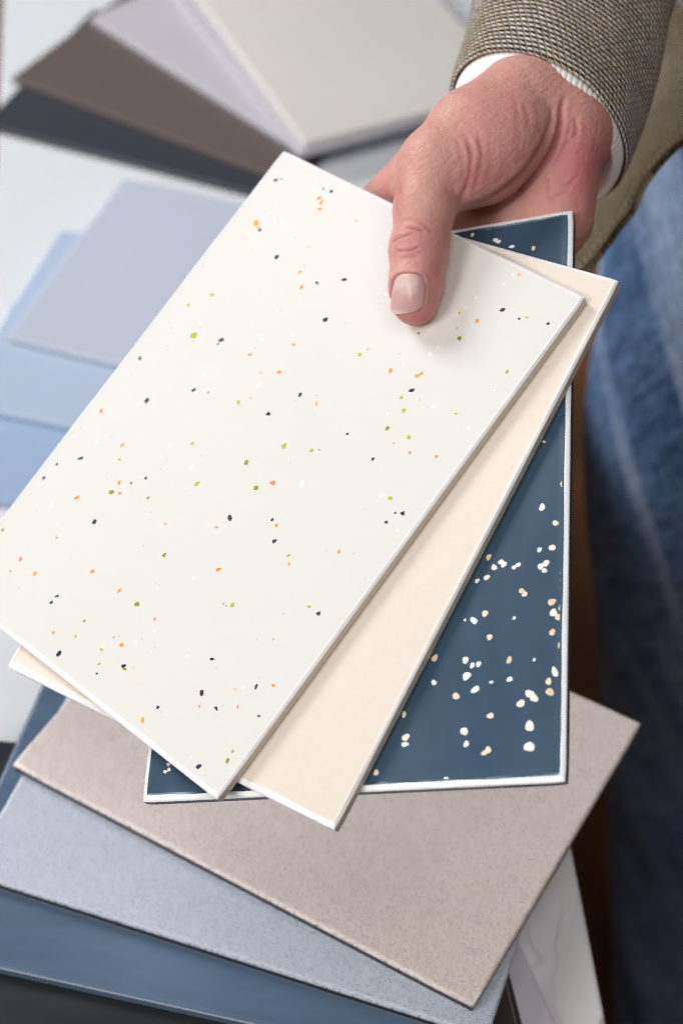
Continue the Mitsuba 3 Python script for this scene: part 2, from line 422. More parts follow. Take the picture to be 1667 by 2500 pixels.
# x, y, length, width (mm), turn (degrees), colour
WHITE_FLAKES = '''6.55 12.25 1.79 1.53 -24 p;8.58 10.94 0.71 0.76 -24 p;27.87 7.05 1.04 0.94 -24 p;31.74 6.49 1.72 1.3 -24 p;28.89 11.14 1.85 1.62 -80 o;30.91 12 2.77 0.93 -115 o;32.31 14.7 1.64 1.16 -35 o;49.33 12.53 1.08 0.77 -48 o;11.72 31.11 2.87 2.24 -121 o;13.92 32.08 1.45 1.41 -47 g;15.29 32.63 1.39 1.23 -73 p;17.9 40.32 2.12 1.11 -25 c;25.3 9.2 1.22 1.31 -24 w;14.13 25.02 1.88 1.55 -111 w;19.46 27.33 1.58 1.12 -25 w;22.05 25.93 1.93 1.86 -25 w;11.98 36.36 2.49 2.06 -25 w;39 29.39 0.68 0.73 -25 o;65.99 17.63 1.32 1.42 -25 w;29.87 38.97 1.91 1.76 -99 p;42.95 39.72 1.21 0.89 -121 o;47.8 44.7 2.28 1.29 -110 o;52.35 40.19 1.65 1.55 -73 p;50.91 40.51 1.35 1.25 -26 w;61.49 34.44 2.11 1.26 -31 p;65.45 51.06 2.15 2.02 -98 p;40.69 65.08 1.71 1.6 -26 w;80.23 31.96 1.45 1.38 -26 w;15.95 63.68 1.39 1.62 -73 g;9.71 71.65 1.41 1.42 -60 g;19.88 75.04 1.77 1.75 -48 w;20.92 80.55 2.62 2.39 -86 g;32.71 76.75 2.5 1.54 -54 p;32.64 78.71 0.91 0.79 -80 p;47.67 68.85 1.41 0.94 -49 w;47.62 76.1 1.53 1.05 -27 o;6.7 98.64 1.45 1.08 -133 p;56.52 79.86 0.84 0.86 -27 o;62.95 76.37 1.83 1.37 -27 o;36.52 91.67 2.07 1.75 -27 w;59.44 83.99 2.53 1.31 -86 w;36.48 98.17 1.81 1.55 -86 p;42.68 96.08 1.35 0.96 -80 g;22.01 110.69 2.41 1.99 -128 p;56.55 93.36 1.71 1.51 -131 g;59.89 89.74 1 0.68 -28 o;70.38 91.48 1.5 1.81 -98 p;51.04 115.16 1.36 1.18 -28 g;84.42 98.3 2.61 1.97 -74 g;43.66 119.88 1.67 1.51 -99 w;43.5 125.4 2.08 1.35 -137 w;57.25 122.58 1.85 1.34 -29 w;75.62 110.55 1.97 1.8 -131 g;43.69 135.02 1.27 1.27 -49 p;39.62 139.5 0.95 0.73 -49 p;63.85 126.52 2.4 1.63 -61 g;90.07 111.71 2.25 2.09 -29 o;85.68 116.3 2.03 1.84 -121 g;7.29 123.23 1.62 1.37 -112 o;6.02 149.19 1.27 1.05 -29 p;4.7 146.82 1.64 1.4 -28 w;13.37 142.51 2.13 1.32 -49 p;25.41 129.7 1.71 1.73 -61 o;28.45 134.7 1.41 1.03 -29 g;14.87 134.04 1.7 1.38 -99 w;5.06 156.24 1.54 1.4 -100 p;34.93 141.9 1.57 1.53 -29 o;34.85 146.26 2.12 1.62 -44 g;38.24 144.94 1.39 1.01 -29 o;37.92 142.13 1.56 1.35 -29 w;23.28 155.12 2.22 1.5 -55 o;49.89 140.52 1.37 0.92 -61 g;16.1 163.09 1.97 1.71 -29 w;36.87 158.77 2.15 1.86 -61 p;63.21 144.83 0.98 0.84 -132 o;62.66 146.42 1.71 1.58 -50 w;82.08 135.62 1.56 0.6 -11 o;84.33 130.21 2.33 1.72 -141 p;99.28 122.69 1.33 1.01 -109 p;102.1 123.59 1.46 0.92 -140 o;4.42 180.87 1.23 0.99 -73 g;24.43 167.47 1.42 1.18 -29 w;64.18 130.56 1.29 0.68 -39 w;27.33 171.45 0.9 0.96 -74 g;71.19 154.09 1.69 1.55 -50 g;19.72 185.35 2.04 1.13 -118 o;19.38 191.17 1.08 0.84 -30 g;29.17 186.6 1.71 1.49 -61 o;50 173.6 2.21 1.41 -50 o;87.63 154.79 1.46 1.1 -30 w;93.59 147.43 2 1.56 -74 o;43.75 188.41 1.83 1.02 -40 p;64.73 173.55 1.88 0.91 -92 o;43.39 191.19 1.39 1.3 -31 p;74.48 173.74 1.58 1.95 -98 g;103.85 156.22 1.27 0.77 -141 o;105.41 156.34 0.79 0.61 -31 g;107.02 154.87 1.97 1.85 -98 g;60.46 189.42 1.19 0.95 -31 g;84.38 174.27 1.24 0.82 -132 o;87.66 177.61 1.3 1.23 -31 w;52.53 199.4 1.68 0.89 -123 o;53.19 201.52 1.54 1.27 -31 w;61.41 195.68 1.26 0.85 -134 g;75.25 187.9 1.09 0.66 -133 o;79.71 188.4 1.48 1.24 -31 o;73.89 192.63 1.85 1.42 -86 w;73.92 193.85 1.51 0.93 -153 g;60.04 204.05 2.44 1.64 -92 p;76.79 198.31 1.19 0.86 -62 g;85.76 193.72 1.96 1.53 -31 p;87.01 194.36 1.47 1.07 -31 g;78.62 201.43 0.92 0.83 -51 p;95.16 195.64 1.54 1.54 -98 c;83.93 184.44 0.98 0.93 -31 w;91.59 184.03 1.3 0.92 -31 w;104.76 178.13 1.75 1.36 -31 w;113.59 173.8 1.57 1.05 -31 p;118.44 185.04 1.91 1.56 -132 p;107.59 197.77 1.25 1.17 -80 p;121 189.07 1.32 0.78 -132 o;126.87 186.25 1.77 0.97 11 p;133.26 181.59 1.27 0.78 -120 o;128.23 177.45 0.61 0.58 -32 o;130.49 175.21 1.51 1.44 -74 w;105.8 204.38 2.03 1.13 -127 o;141.86 194.38 1.25 1.07 -63 g;142.38 197.69 1.89 1.25 -109 g;134.84 205.02 1.99 1.7 -33 p;130.2 204.15 1.23 1.14 -33 w;58.13 61.7 1.57 1.17 -130 w;60.97 64.8 1.38 1.17 -130 o;86.93 56.13 1.46 1.45 -80 g;88.69 52.84 0.96 0.84 -27 o;79.6 59.85 0.81 0.85 -27 w;101.78 55.69 1.82 1.57 -129 o;111.98 52.8 1.94 1.35 -38 o;112.88 51.25 1.71 0.87 -74 o;113.89 58.11 2.2 1.35 -44 p;112.01 62.32 1.39 1.3 -28 g;116.34 65.79 1.84 1.72 -74 g;114.95 74.2 1.8 1.81 -109 g;124.31 73.11 1.77 1.35 -133 g;120.86 77.44 0.72 0.83 -97 o;128.32 77.65 1.26 1.01 -74 o;137.92 74.03 1.11 0.99 -62 o;76.6 79.53 1.68 1.07 -104 p;82.58 76.78 0.67 0.49 -130 g;84.62 79.2 1.66 0.81 -130 o;103.04 83.07 1.1 0.97 -28 p;97.6 93.01 0.72 0.52 -62 p;95.05 94.57 1.58 1.23 -74 g;117.85 85.97 1.3 1 -98 p;100.24 106.29 2.67 1.45 -125 w;129.55 95.37 1.82 1.55 -29 w;132.78 94.63 1.68 1.81 -62 g;137.95 97.98 0.83 0.82 -80 p;140.52 96.71 1.68 1.45 -56 p;137.41 102.26 1.35 1.07 -29 p;125.08 59.41 1.52 1.44 -28 w;111.92 69.73 1.29 0.86 -86 w;111.26 43.59 2.01 1.81 -27 w;111.98 40.33 1.39 1.32 -27 w;104.76 51.07 0.94 0.99 -27 w;101.84 39.05 1.21 0.75 2 g;110.57 25.76 0.93 1 -26 o;118.56 25.26 1.37 1.49 -26 o;113.56 30.83 0.77 0.66 -27 o;118.06 27.31 1.22 1.16 -26 w;116.92 33.68 1.7 1.74 -61 g;140.58 36.3 1.6 1.18 -127 g;134.09 57.67 1.16 0.65 -39 g;140.97 44.03 0.89 0.95 -27 w;141.68 59.79 1.72 1.29 -97 w;124.32 17.34 1.98 1.56 -55 p;131.9 17.56 0.98 1.03 -61 p;134.01 15.97 1.49 0.65 -26 g;121.14 3.3 0.76 0.84 -26 o;119.19 4.42 1.06 1.01 -26 w;112.43 17.55 1.68 1.38 -128 w;118.36 9.01 0.91 0.84 -26 w;111.49 22.75 1.82 1.02 -32 w;142.5 14.44 1.25 1.01 -68 p;105.29 128.5 2.45 1.35 -62 p;113.58 129.91 1.78 0.97 -45 g;115.81 132.29 1.4 0.61 -135 o;129.12 119.42 1.33 0.78 -119 o;132.48 140.51 1.37 1.19 -31 g;137.23 140.6 1.96 1.33 -31 p;128.79 156.38 0.77 0.74 -31 o;134.33 172.51 2.08 0.95 -111 p;139.47 168.83 1.21 1.01 -32 o;141.89 179.88 1.42 0.81 7 p;142.7 102.72 1.94 1.45 -62 w'''
NAVY_FLAKES = '''143.42 121.96 2.24 2.22 6 t;138.14 130.95 1.82 1.9 6 w;142.45 130.66 2.51 2.48 6 w;120.69 131.82 2.46 1.85 -50 t;125.16 134.18 2.56 2.2 6 w;126.03 135 2.3 2.15 -44 w;122.66 135.69 2.5 2.14 -92 w;129.59 136.37 1.75 1.68 -38 w;130.97 135.63 1.88 1.83 -38 w;138.67 136.97 2.56 2.24 -16 w;140.46 135.99 2.67 2.26 -33 w;139.95 138.55 2.13 1.8 -27 w;146.03 139.86 2.4 1.69 -81 t;146.21 142.6 2.37 1.84 -76 t;146.66 145.79 2.29 1.65 -91 t;120.21 139.11 2.33 2.12 -16 w;116.97 139.97 1.9 1.69 -27 w;132.45 145.04 2.38 2.02 5 t;133.45 146.29 2.23 1.73 5 t;142.62 149.83 2.79 2.78 -49 t;146.19 151.71 3.52 2.29 -66 t;143.22 153.57 3.03 2.63 -27 w;145.02 155.28 2.65 2.6 -16 t;120.05 151.83 2.55 2.3 5 t;115.89 153.63 2.18 1.95 -61 w;116.62 154.41 2.13 1.72 5 w;113.2 153.54 1.14 1.01 5 w;130.04 154.27 1.39 1.28 5 w;121.86 160.26 2.4 2.08 -44 t;142.92 160.29 2.32 2.38 5 t;145.97 165 3.45 2.18 -86 t;103.2 166.02 3.05 2.06 -77 t;113.86 167.54 2.55 2.51 -27 w;116.31 169.55 2.25 1.78 -44 w;118.39 169.29 2.11 1.96 -92 w;128.75 168.67 2.68 2.01 -66 t;137.1 169.17 1.23 1.25 4 w;114.48 173.06 3.22 2.94 4 w;103.3 174.5 2.13 1.97 4 w;122.9 175.75 1.89 1 -11 w;129.06 175.22 2.06 2.08 4 w;117.57 177.87 3.2 2.45 -22 w;143.95 173.82 4.19 1.99 -101 w;141.98 176.83 2.49 2.25 -60 t;142.44 180.41 3.09 2.59 4 t;111.1 179.65 2.52 2.5 4 t;135.71 180.49 3.13 2.83 -28 w;137.37 182.1 3 2.7 -91 w;132.94 183.58 2.88 2.82 -60 w;93.44 184.75 2.31 1.61 -77 t;122.97 187.03 2.76 1.99 -28 t;136.08 191.22 3.64 3.36 -91 w;114.34 191.68 3.06 2.72 -102 w;94.42 192.56 2.91 2.65 -61 w;94.26 194.89 2.55 2.07 3 w;115.19 195.93 2.21 2.14 -49 w;122.51 198.36 2.45 2.28 3 t;121.31 199.24 2.12 1.94 -17 t;136.09 198.05 3.61 3.58 -28 w;84.84 203.82 2.14 2.05 3 t;108.89 207.03 2.2 1.21 3 w;146.95 81.31 1.43 1.1 -61 t;146.71 95.93 2.87 1.3 -86 t;145.88 107.79 3.02 2.01 -50 t;138.7 115.64 2.7 2.41 -91 w;138.96 91.39 1.3 1.08 7 t;116.62 2.01 2.26 1.47 -6 t;110.44 3.65 1.72 1.62 -62 w;119.43 7.6 2.04 2.03 -25 w;120.53 8.5 1.73 1.74 11 w;125.53 11.5 2.2 1.45 -13 w;133.64 13.68 2.08 1.67 -72 t;147.36 18.74 1.06 1.02 10 t;8.61 197.13 1.89 1.31 3 t;7.65 199.66 1.58 1.45 3 w;8.99 199.01 1.72 1.43 -27 w'''


# corner, directions of the short and the long side, and normal of the three held tiles
HELD = [tuple(np.array(v) for v in f) for f in (
    ([-0.022573, 0.57897, 0.988039], [0.713206, -0.696062, 0.08268], [-0.589694, -0.659579, -0.466065], [-0.378944, -0.283644, 0.880879]),
    ([-0.023652, 0.567677, 0.979059], [0.800918, -0.57738, 0.158628], [-0.463608, -0.765622, -0.44597], [-0.378944, -0.283644, 0.880879]),
    ([-0.054427, 0.546458, 0.954113], [0.923261, -0.180857, 0.33894], [-0.063175, -0.94172, -0.330412], [-0.378944, -0.283644, 0.880879]),
)]

tag('sample_tile', 'white sample tile dotted with purple, orange and green flakes, under the thumb', 'sample tile')
rimmed_tile('sample_tile', HELD[0], 'white_resin', 'side_white', 1, 0.00012, (1.2, 0.85, 1.7, 1.15))
flakes('sample_tile', HELD[0], WHITE_FLAKES, False, 11, 1.05, 0.00012)
tag('sample_tile_001', 'plain cream tile with white rim held between the flaked white and navy tiles', 'sample tile')
rimmed_tile('sample_tile_001', HELD[1], 'cream_resin', 'side_cream', 2, 0.0002, (1.3, 0.9, 1.9, 1.4))
tag('sample_tile_002', 'navy tile with pale gold flakes, lowest of the three held in the hand', 'sample tile')
rimmed_tile('sample_tile_002', HELD[2], 'navy_resin', 'side_navy', 3, 0.0004, (1.45, 1.4, 1.8, 1.4))
flakes('sample_tile_002', HELD[2], NAVY_FLAKES, True, 12, 1.05, 0.0004)


def plain_tile(label, corner, right, left, depth, w, l, face, core=None, t=0.0043, seed=0, group=None, bevel=None):
    """a slab lying flat: corner, then the point along its short side and along its long side (metres, before the tilt), depth below the eye"""
    key, i = 'sample_tile', 0
    while key in labels:
        i += 1
        key = f'sample_tile_{i:03d}'
    z = EYE[2] - depth
    o = np.array([*corner, z])
    fr = as_frame(o, [right[0] - corner[0], right[1] - corner[1], 0], [left[0] - corner[0], left[1] - corner[1], 0])
    tag(key, label, 'sample tile', group)
    if core:
        R = tile_rings(w, l, [(0.0004, -t), (0.0003, -t + 0.0002), (0.0003, -0.0020), (0.0, -0.0019), (0.0, -0.0011), (0.0003, -0.0005), (0.0008, -0.00015), (0.0015, 0.0)], 0.00004, seed=seed)
        low = [np.c_[R[0][:, :2], np.full(len(R[0]), -t - 0.00002)], np.c_[R[1][:, :2], np.full(len(R[1]), -t + 0.0006)]]
        mesh, uv = ring_mesh(fr, low, bottom=True)
        put(key + '__reflection_strip', mesh, 'reflection_grey', uv=uv)  # thin pale strip paints a line of reflected light below the core
        mesh, uv = ring_mesh(fr, [low[1]] + R[2:4])
        put(key + '__core', mesh, core, uv=uv)
        mesh, uv = ring_mesh(fr, R[3:], cap=True)
        put(key + '__face', mesh, face, smooth=True, uv=uv)
    else:
        R = tile_rings(w, l, [(0.0006, -t), (0.0, -t + 0.0006), (0.0, -0.0016), (0.0003, -0.0008), (0.0009, -0.0002), (0.0018, 0.0)], 0.00004, seed=seed)
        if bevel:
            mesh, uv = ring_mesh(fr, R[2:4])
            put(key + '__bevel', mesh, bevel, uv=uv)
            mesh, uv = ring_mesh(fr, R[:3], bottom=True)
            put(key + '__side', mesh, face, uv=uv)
            mesh, uv = ring_mesh(fr, R[3:], cap=True)
            put(key + '__face', mesh, face, uv=uv)
            return key
        mesh, uv = ring_mesh(fr, R, cap=True, bottom=True)
        put(key, mesh, face, uv=uv)
    return key


H0, TT = 0.645, 0.0045
TS = 0.006
hs = H0 - 8 * TS
plain_tile('taupe speckled tile with dark core edge, topmost of the stack below the held tiles', (0.0478, 0.3194), (0.1235, 0.4472), (-0.1330, 0.4266), hs, 0.1485, 0.2102, 'taupe_speckled', 'dark_core', t=0.0058, seed=21)
plain_tile('blue grey speckled tile just under the taupe speckled one', (0.0529, 0.3104), (0.1017, 0.4506), (-0.1456, 0.3796), hs + TS, 0.1485, 0.2102, 'grey_speckled', 'dark_core', t=0.0058, seed=22)
plain_tile('smooth slate blue tile with a highlight painted on its front edge, under the blue grey speckled one', (0.0458, 0.3005), (0.0803, 0.4449), (-0.1587, 0.3493), hs + 2 * TS, 0.1485, 0.2102, 'slate', t=0.0058, seed=23, bevel='bevel_highlight')
c4 = np.array([0.03, 0.4340])
plain_tile('near black tile at the bottom left, below the slate blue one', c4, c4 + [-0.0153, -0.149], c4 + [-0.212, 0.0217], hs + 3 * TS, 0.1485, 0.2102, 'black_slab', t=0.0058, seed=24)
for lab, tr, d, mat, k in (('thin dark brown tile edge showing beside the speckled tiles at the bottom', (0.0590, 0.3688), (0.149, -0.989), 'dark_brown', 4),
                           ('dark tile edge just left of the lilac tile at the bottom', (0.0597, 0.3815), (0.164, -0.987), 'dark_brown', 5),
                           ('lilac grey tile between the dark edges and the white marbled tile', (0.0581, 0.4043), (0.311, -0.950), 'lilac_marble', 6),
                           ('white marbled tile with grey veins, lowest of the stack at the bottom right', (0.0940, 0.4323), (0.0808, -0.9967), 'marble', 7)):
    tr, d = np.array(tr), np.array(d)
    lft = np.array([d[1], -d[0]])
    plain_tile(lab, tr, tr + lft * 0.1, tr + d * 0.1, hs + k * TS, 0.1485, 0.2102, mat, t=0.0058, seed=30 + k, bevel='bevel_highlight' if k < 7 else None)
plain_tile('beige tile on top of the fan at the back of the table', (-0.02164, 0.89155), (0.1102, 0.9492), (-0.10335, 1.0785), H0 - 5 * TT, 0.144, 0.204, 'beige_slab', seed=41)
plain_tile('mauve grey tile almost hidden right under the beige one at the back', (-0.0255, 0.8874), (0.1054, 0.9498), (-0.1139, 1.0730), H0 - 4 * TT, 0.144, 0.204, 'mauve_slab', seed=48)
plain_tile('wide mauve grey tile on the brown one in the back fan', (-0.0235, 0.8961), (0.0820, 0.9956), (-0.1645, 1.0456), H0 - 3 * TT, 0.145, 0.2055, 'mauve_slab', seed=42)
plain_tile('brown tile of the back fan, under the mauve grey one', (-0.0342, 0.8740), (0.0421, 0.9973), (-0.2089, 0.9822), H0 - 2 * TT, 0.145, 0.2055, 'brown_slab', seed=43)
plain_tile('charcoal tile, lowest of the back fan', (-0.0314, 0.8591), (0.0242, 0.9930), (-0.2212, 0.9379), H0 - TT, 0.145, 0.2055, 'charcoal_slab', seed=44)
plain_tile('lilac tile on top of the blue fan at the left of the table', (-0.1783, 0.7282), (-0.1284, 0.8707), (0.0199, 0.6588), H0 - 3 * TT, 0.151, 0.21, 'lilac_slab', seed=45)
plain_tile('pale blue tile in the middle of the blue fan at the left', (-0.2012, 0.6818), (-0.1607, 0.8273), (0.0012, 0.6256), H0 - 2 * TT, 0.151, 0.21, 'pale_blue_slab', seed=46)
plain_tile('stronger blue tile, lowest of the blue fan at the left edge', (-0.1968, 0.6178), (-0.1822, 0.7681), (0.0122, 0.5975), H0 - TT, 0.151, 0.21, 'blue_slab', seed=47)


# ------------------------------------------------------------------ person: hand as one continuous surface
NRM, DIST = np.array([0.3789, 0.4006, 0.8342]), 0.51415          # plane of the topmost held tile, in camera axes
MID = np.array([833.5, 1250.0])


def over_tile(x, y, h):
    """point on the sight line (x, y), h millimetres above the top tile"""
    d = np.array([(x - MID[0]) / FOCAL, (y - MID[1]) / FOCAL, 1.0])
    return d * ((DIST - h * 1e-3) / (NRM @ d))


def to_world(P):
    return np.asarray(P) @ VIEW.T + EYE


def to_pixels(P):
    return P[:, :2] / P[:, 2:] * FOCAL + MID


def smin(a, b, k):
    h = np.clip(0.5 + 0.5 * (b - a) / k, 0, 1)
    return b + (a - b) * h - k * h * (1 - h)


def cone(p, a, b, ra, rb):
    ab = b - a
    t = np.clip((p - a) @ ab / (ab @ ab), 0, 1)
    return np.linalg.norm(p - a - t[:, None] * ab, axis=1) - (ra + (rb - ra) * t)


def blob(p, c, axes, radii):
    q = (p - c) @ axes.T
    k0 = np.linalg.norm(q / radii, axis=1)
    k1 = np.linalg.norm(q / (radii * radii), axis=1)
    return k0 * (k0 - 1) / np.maximum(k1, 1e-9)


def axes_of(z, x):
    z = z / np.linalg.norm(z)
    x = x - z * (x @ z)
    x /= np.linalg.norm(x)
    return np.stack([x, np.cross(z, x), z])


UP = -NRM                                                         # away from the tile, towards the viewer
ARM = np.array([0.48882, -0.70852, 0.50897])                      # wrist to elbow, camera axes
CUFF = np.array([0.07438, -0.14567, 0.685])
CUFF_X = np.array([0.85178, 0.51367, -0.10300])
CUFF_Y = np.cross(ARM, CUFF_X)
ARM = np.array([0.26, -0.83, 0.49])                                 # the sleeve opening is cut a little aslant

J = {k: over_tile(*v) for k, v in dict(
    tip=(1012, 738, 7.1), dist=(1016, 690, 8.4), ip=(1022, 608, 10.0), prox=(1036, 505, 12.5), mcp=(1066, 405, 12.0), meta=(1150, 320, 7.0), cmc=(1262, 240, -4.0),
    wr=(1221, 218, -16), wu=(1400, 312, -20),
    ib=(1258, 285, -14), mb=(1300, 300, -17), rb=(1345, 325, -19), lb=(1378, 348, -20),
    im=(955, 512, -26), fi=(1048, 395, -14), wm=(1328, 258, -11), mm=(1085, 592, -27), rm=(1205, 635, -27), lm=(1315, 640, -26),
    i1=(890, 800, -22.5), i2=(850, 960, -22.5), i3=(822, 1080, -22), m1=(1050, 900, -23), m2=(1030, 1090, -23), m3=(1015, 1220, -22.5),
    r1=(1190, 920, -23), r2=(1180, 1100, -23), r3=(1170, 1220, -22.5), l1=(1300, 860, -22.5), l2=(1290, 980, -22.5), l3=(1280, 1080, -22),
    th=(1215, 345, 3), th2=(1165, 400, 3), hy0=(1388, 350, -15), hy1=(1376, 540, -22), web=(1040, 470, -10)).items()}
MMS = 1e-3


def hand_field(p):
    mm = MMS
    # thumb
    d = cone(p, J['tip'], J['dist'], 8.2 * mm, 9.0 * mm)
    d = smin(d, cone(p, J['dist'], J['ip'], 9.0 * mm, 9.9 * mm), 3 * mm)
    d = smin(d, cone(p, J['ip'], J['prox'], 9.9 * mm, 10.3 * mm), 3 * mm)
    d = smin(d, cone(p, J['prox'], J['mcp'], 10.3 * mm, 13.0 * mm), 4 * mm)
    d = smin(d, cone(p, J['mcp'], J['meta'], 13.0 * mm, 14.5 * mm), 6 * mm)
    d = smin(d, cone(p, J['meta'], J['cmc'], 14.5 * mm, 15.5 * mm), 6 * mm)
    ax = axes_of(J['cmc'] - J['mcp'], UP)
    d = smin(d, blob(p, J['th'], ax, np.array([15, 17, 26]) * mm), 7 * mm)
    d = smin(d, blob(p, J['th2'], ax, np.array([13, 14, 20]) * mm), 7 * mm)
    # palm
    q = cone(p, J['ib'], J['im'], 12.5 * mm, 11.8 * mm)
    q = smin(q, cone(p, J['mb'], J['mm'], 12.5 * mm, 11.5 * mm), 8 * mm)
    q = smin(q, cone(p, J['rb'], J['rm'], 12.5 * mm, 11.2 * mm), 8 * mm)
    q = smin(q, cone(p, J['lb'], J['lm'], 12.5 * mm, 10.8 * mm), 8 * mm)
    q = smin(q, cone(p, J['hy0'], J['hy1'], 12.3 * mm, 10.5 * mm), 8 * mm)
    # wrist and forearm
    w = smin(cone(p, J['wr'], CUFF + ARM * 0.12 - CUFF_X * 0.009, 14.5 * mm, 19 * mm), cone(p, J['wu'], CUFF + ARM * 0.12 + CUFF_X * 0.009, 13 * mm, 19 * mm), 14 * mm)
    w = smin(w, cone(p, J['wm'], CUFF + ARM * 0.12, 14 * mm, 20 * mm), 10 * mm)
    q = smin(q, w, 12 * mm)
    q = smin(q, cone(p, J['fi'], J['im'], 11.5 * mm, 12 * mm), 6 * mm)
    d = smin(d, q, 6.5 * mm)
    # skin fold between thumb and forefinger
    d = smin(d, cone(p, J['web'], J['th2'], 7 * mm, 10 * mm), 8 * mm)
    # fingers closed under the tiles
    for a, b, c, e, r in (('im', 'i1', 'i2', 'i3', 9.3), ('mm', 'm1', 'm2', 'm3', 9.4), ('rm', 'r1', 'r2', 'r3', 9.0), ('lm', 'l1', 'l2', 'l3', 8.0)):
        g = cone(p, J[a], J[b], (r + 1.2) * mm, r * mm)
        g = smin(g, cone(p, J[b], J[c], r * mm, (r - 0.7) * mm), 2.5 * mm)
        g = smin(g, cone(p, J[c], J[e], (r - 0.7) * mm, (r - 1.5) * mm), 2.5 * mm)
        d = smin(d, g, 2.0 * mm)
    return d


def surface(field, lo, hi, h, coarse=4):
    """surface nets of field = 0, evaluated finely only near the surface"""
    n = np.ceil((hi - lo) / (h * coarse)).astype(int) + 1
    ax = [lo[k] + np.arange(n[k]) * h * coarse for k in range(3)]
    G = np.stack(np.meshgrid(*ax, indexing='ij'), -1).reshape(-1, 3)
    D = field(G).reshape(n)
    F = np.repeat(np.repeat(np.repeat(D, coarse, 0), coarse, 1), coarse, 2)
    near = np.abs(F) < h * coarse * 2.2
    idx = np.argwhere(near)
    off = np.array([0.5 * (coarse - 1)] * 3) * 0
    F[near] = field(lo + idx * h + off)
    S = F < 0
    c = np.zeros(tuple(np.array(F.shape) - 1), int)
    for a in (0, 1):
        for b in (0, 1):
            for e in (0, 1):
                c += S[a:S.shape[0] - 1 + a, b:S.shape[1] - 1 + b, e:S.shape[2] - 1 + e]
    act = (c > 0) & (c < 8)
    cell = np.argwhere(act)
    num = np.full(act.shape, -1)
    num[tuple(cell.T)] = np.arange(len(cell))
    acc, cnt = np.zeros((len(cell), 3)), np.zeros(len(cell))
    corner = [np.array(k) for k in np.ndindex(2, 2, 2)]
    val = [F[tuple((cell + k).T)] for k in corner]
    for i in range(8):
        for j in range(i + 1, 8):
            if np.abs(corner[i] - corner[j]).sum() == 1:
                x = (val[i] < 0) != (val[j] < 0)
                t = val[i][x] / (val[i][x] - val[j][x])
                acc[x] += corner[i] + (corner[j] - corner[i]) * t[:, None]
                cnt[x] += 1
    V = lo + (cell + acc / cnt[:, None]) * h
    faces = []
    for k in range(3):
        u, v = (k + 1) % 3, (k + 2) % 3
        sl = [slice(1, -1)] * 3
        sl[k] = slice(0, -1)
        A = S[tuple(sl)]
        sl[k] = slice(1, None)
        B = S[tuple(sl)]
        e = np.argwhere(A != B)
        flip = A[tuple(e.T)]
        base = e.copy()
        base[:, u] += 1
        base[:, v] += 1
        q = []
        for du, dv in ((-1, -1), (0, -1), (0, 0), (-1, 0)):
            b = base.copy()
            b[:, u] += du
            b[:, v] += dv
            q.append(num[tuple(b.T)])
        q = np.stack(q, 1)
        q[~flip] = q[~flip][:, ::-1]
        faces.append(q)
    Q = np.vstack(faces)
    Q = Q[(Q >= 0).all(1)]
    return V, np.vstack([Q[:, [0, 1, 2]], Q[:, [0, 2, 3]]])


def vertex_normals(V, F):
    n = np.zeros_like(V)
    f = np.cross(V[F[:, 1]] - V[F[:, 0]], V[F[:, 2]] - V[F[:, 0]])
    for k in range(3):
        np.add.at(n, F[:, k], f)
    return n / np.maximum(np.linalg.norm(n, axis=1, keepdims=True), 1e-12)


def to_line(p, line):
    """distance of 2-D points to a polyline, and the place along it from 0 to 1"""
    best, where = np.full(len(p), 1e9), np.zeros(len(p))
    L = np.array(line, float)
    m = len(L) - 1
    for i in range(m):
        a, b = L[i], L[i + 1]
        ab = b - a
        t = np.clip((p - a) @ ab / (ab @ ab), 0, 1)
        d = np.linalg.norm(p - a - t[:, None] * ab, axis=1)
        up = d < best
        best[up], where[up] = d[up], (i + t[up]) / m
    return best, where


def spline(pts, n=24):
    from scipy.interpolate import CubicSpline
    P = np.array(pts, float)
    s = np.r_[0, np.cumsum(np.linalg.norm(np.diff(P, axis=0), axis=1))]
    return CubicSpline(s, P)(np.linspace(0, s[-1], n))


# creases of the skin: points on the front of the hand, depth and half width in millimetres, redness
CREASES = [
    ([(1380, 232), (1372, 261), (1368, 303), (1353, 357), (1326, 403), (1286, 448), (1229, 496), (1180, 520)], 1.5, 0.85, 0.55),
    ([(1349, 255), (1338, 318), (1315, 370), (1280, 418), (1238, 456), (1200, 483), (1150, 505)], 0.85, 0.8, 0.4),
    ([(1403, 284), (1407, 310), (1404, 340)], 0.5, 0.8, 0.3),
    ([(1334, 427), (1336, 460), (1349, 500)], 0.35, 0.7, 0.3),
    ([(1338, 480), (1375, 460), (1410, 430)], 0.3, 0.8, 0.2),
    ([(1131, 321), (1151, 376), (1147, 427), (1128, 480), (1118, 505)], 0.5, 0.9, 0.35),
    ([(1161, 321), (1176, 371), (1171, 417), (1150, 470)], 0.36, 0.9, 0.3),
    ([(1189, 330), (1196, 390), (1186, 440)], 0.15, 1.1, 0.15),
    ([(1112, 335), (1131, 402), (1124, 446)], 0.2, 0.8, 0.2),
    ([(1143, 345), (1163, 395), (1158, 440)], 0.15, 0.6, 0.2),
    ([(1250, 226), (1262, 262), (1268, 300)], 0.12, 1.0, 0.15),
    ([(1280, 245), (1288, 280), (1293, 320)], 0.14, 1.0, 0.15),
    ([(1303, 240), (1312, 275), (1315, 320)], 0.12, 1.0, 0.15),
    ([(957, 592), (983, 577), (1011, 570)], 0.42, 0.36, 0.9),
    ([(990, 555), (1014, 558), (1035, 567)], 0.42, 0.36, 0.9),
    ([(967, 612), (1003, 610), (1027, 600)], 0.34, 0.36, 0.7),
    ([(974, 629), (1000, 627), (1022, 621)], 0.22, 0.5, 0.4),
    ([(972, 546), (1002, 536), (1032, 545), (1059, 571)], 0.25, 0.6, 0.3),
    ([(966, 430), (973, 450), (968, 480)], 0.5, 0.9, 0.3),
]


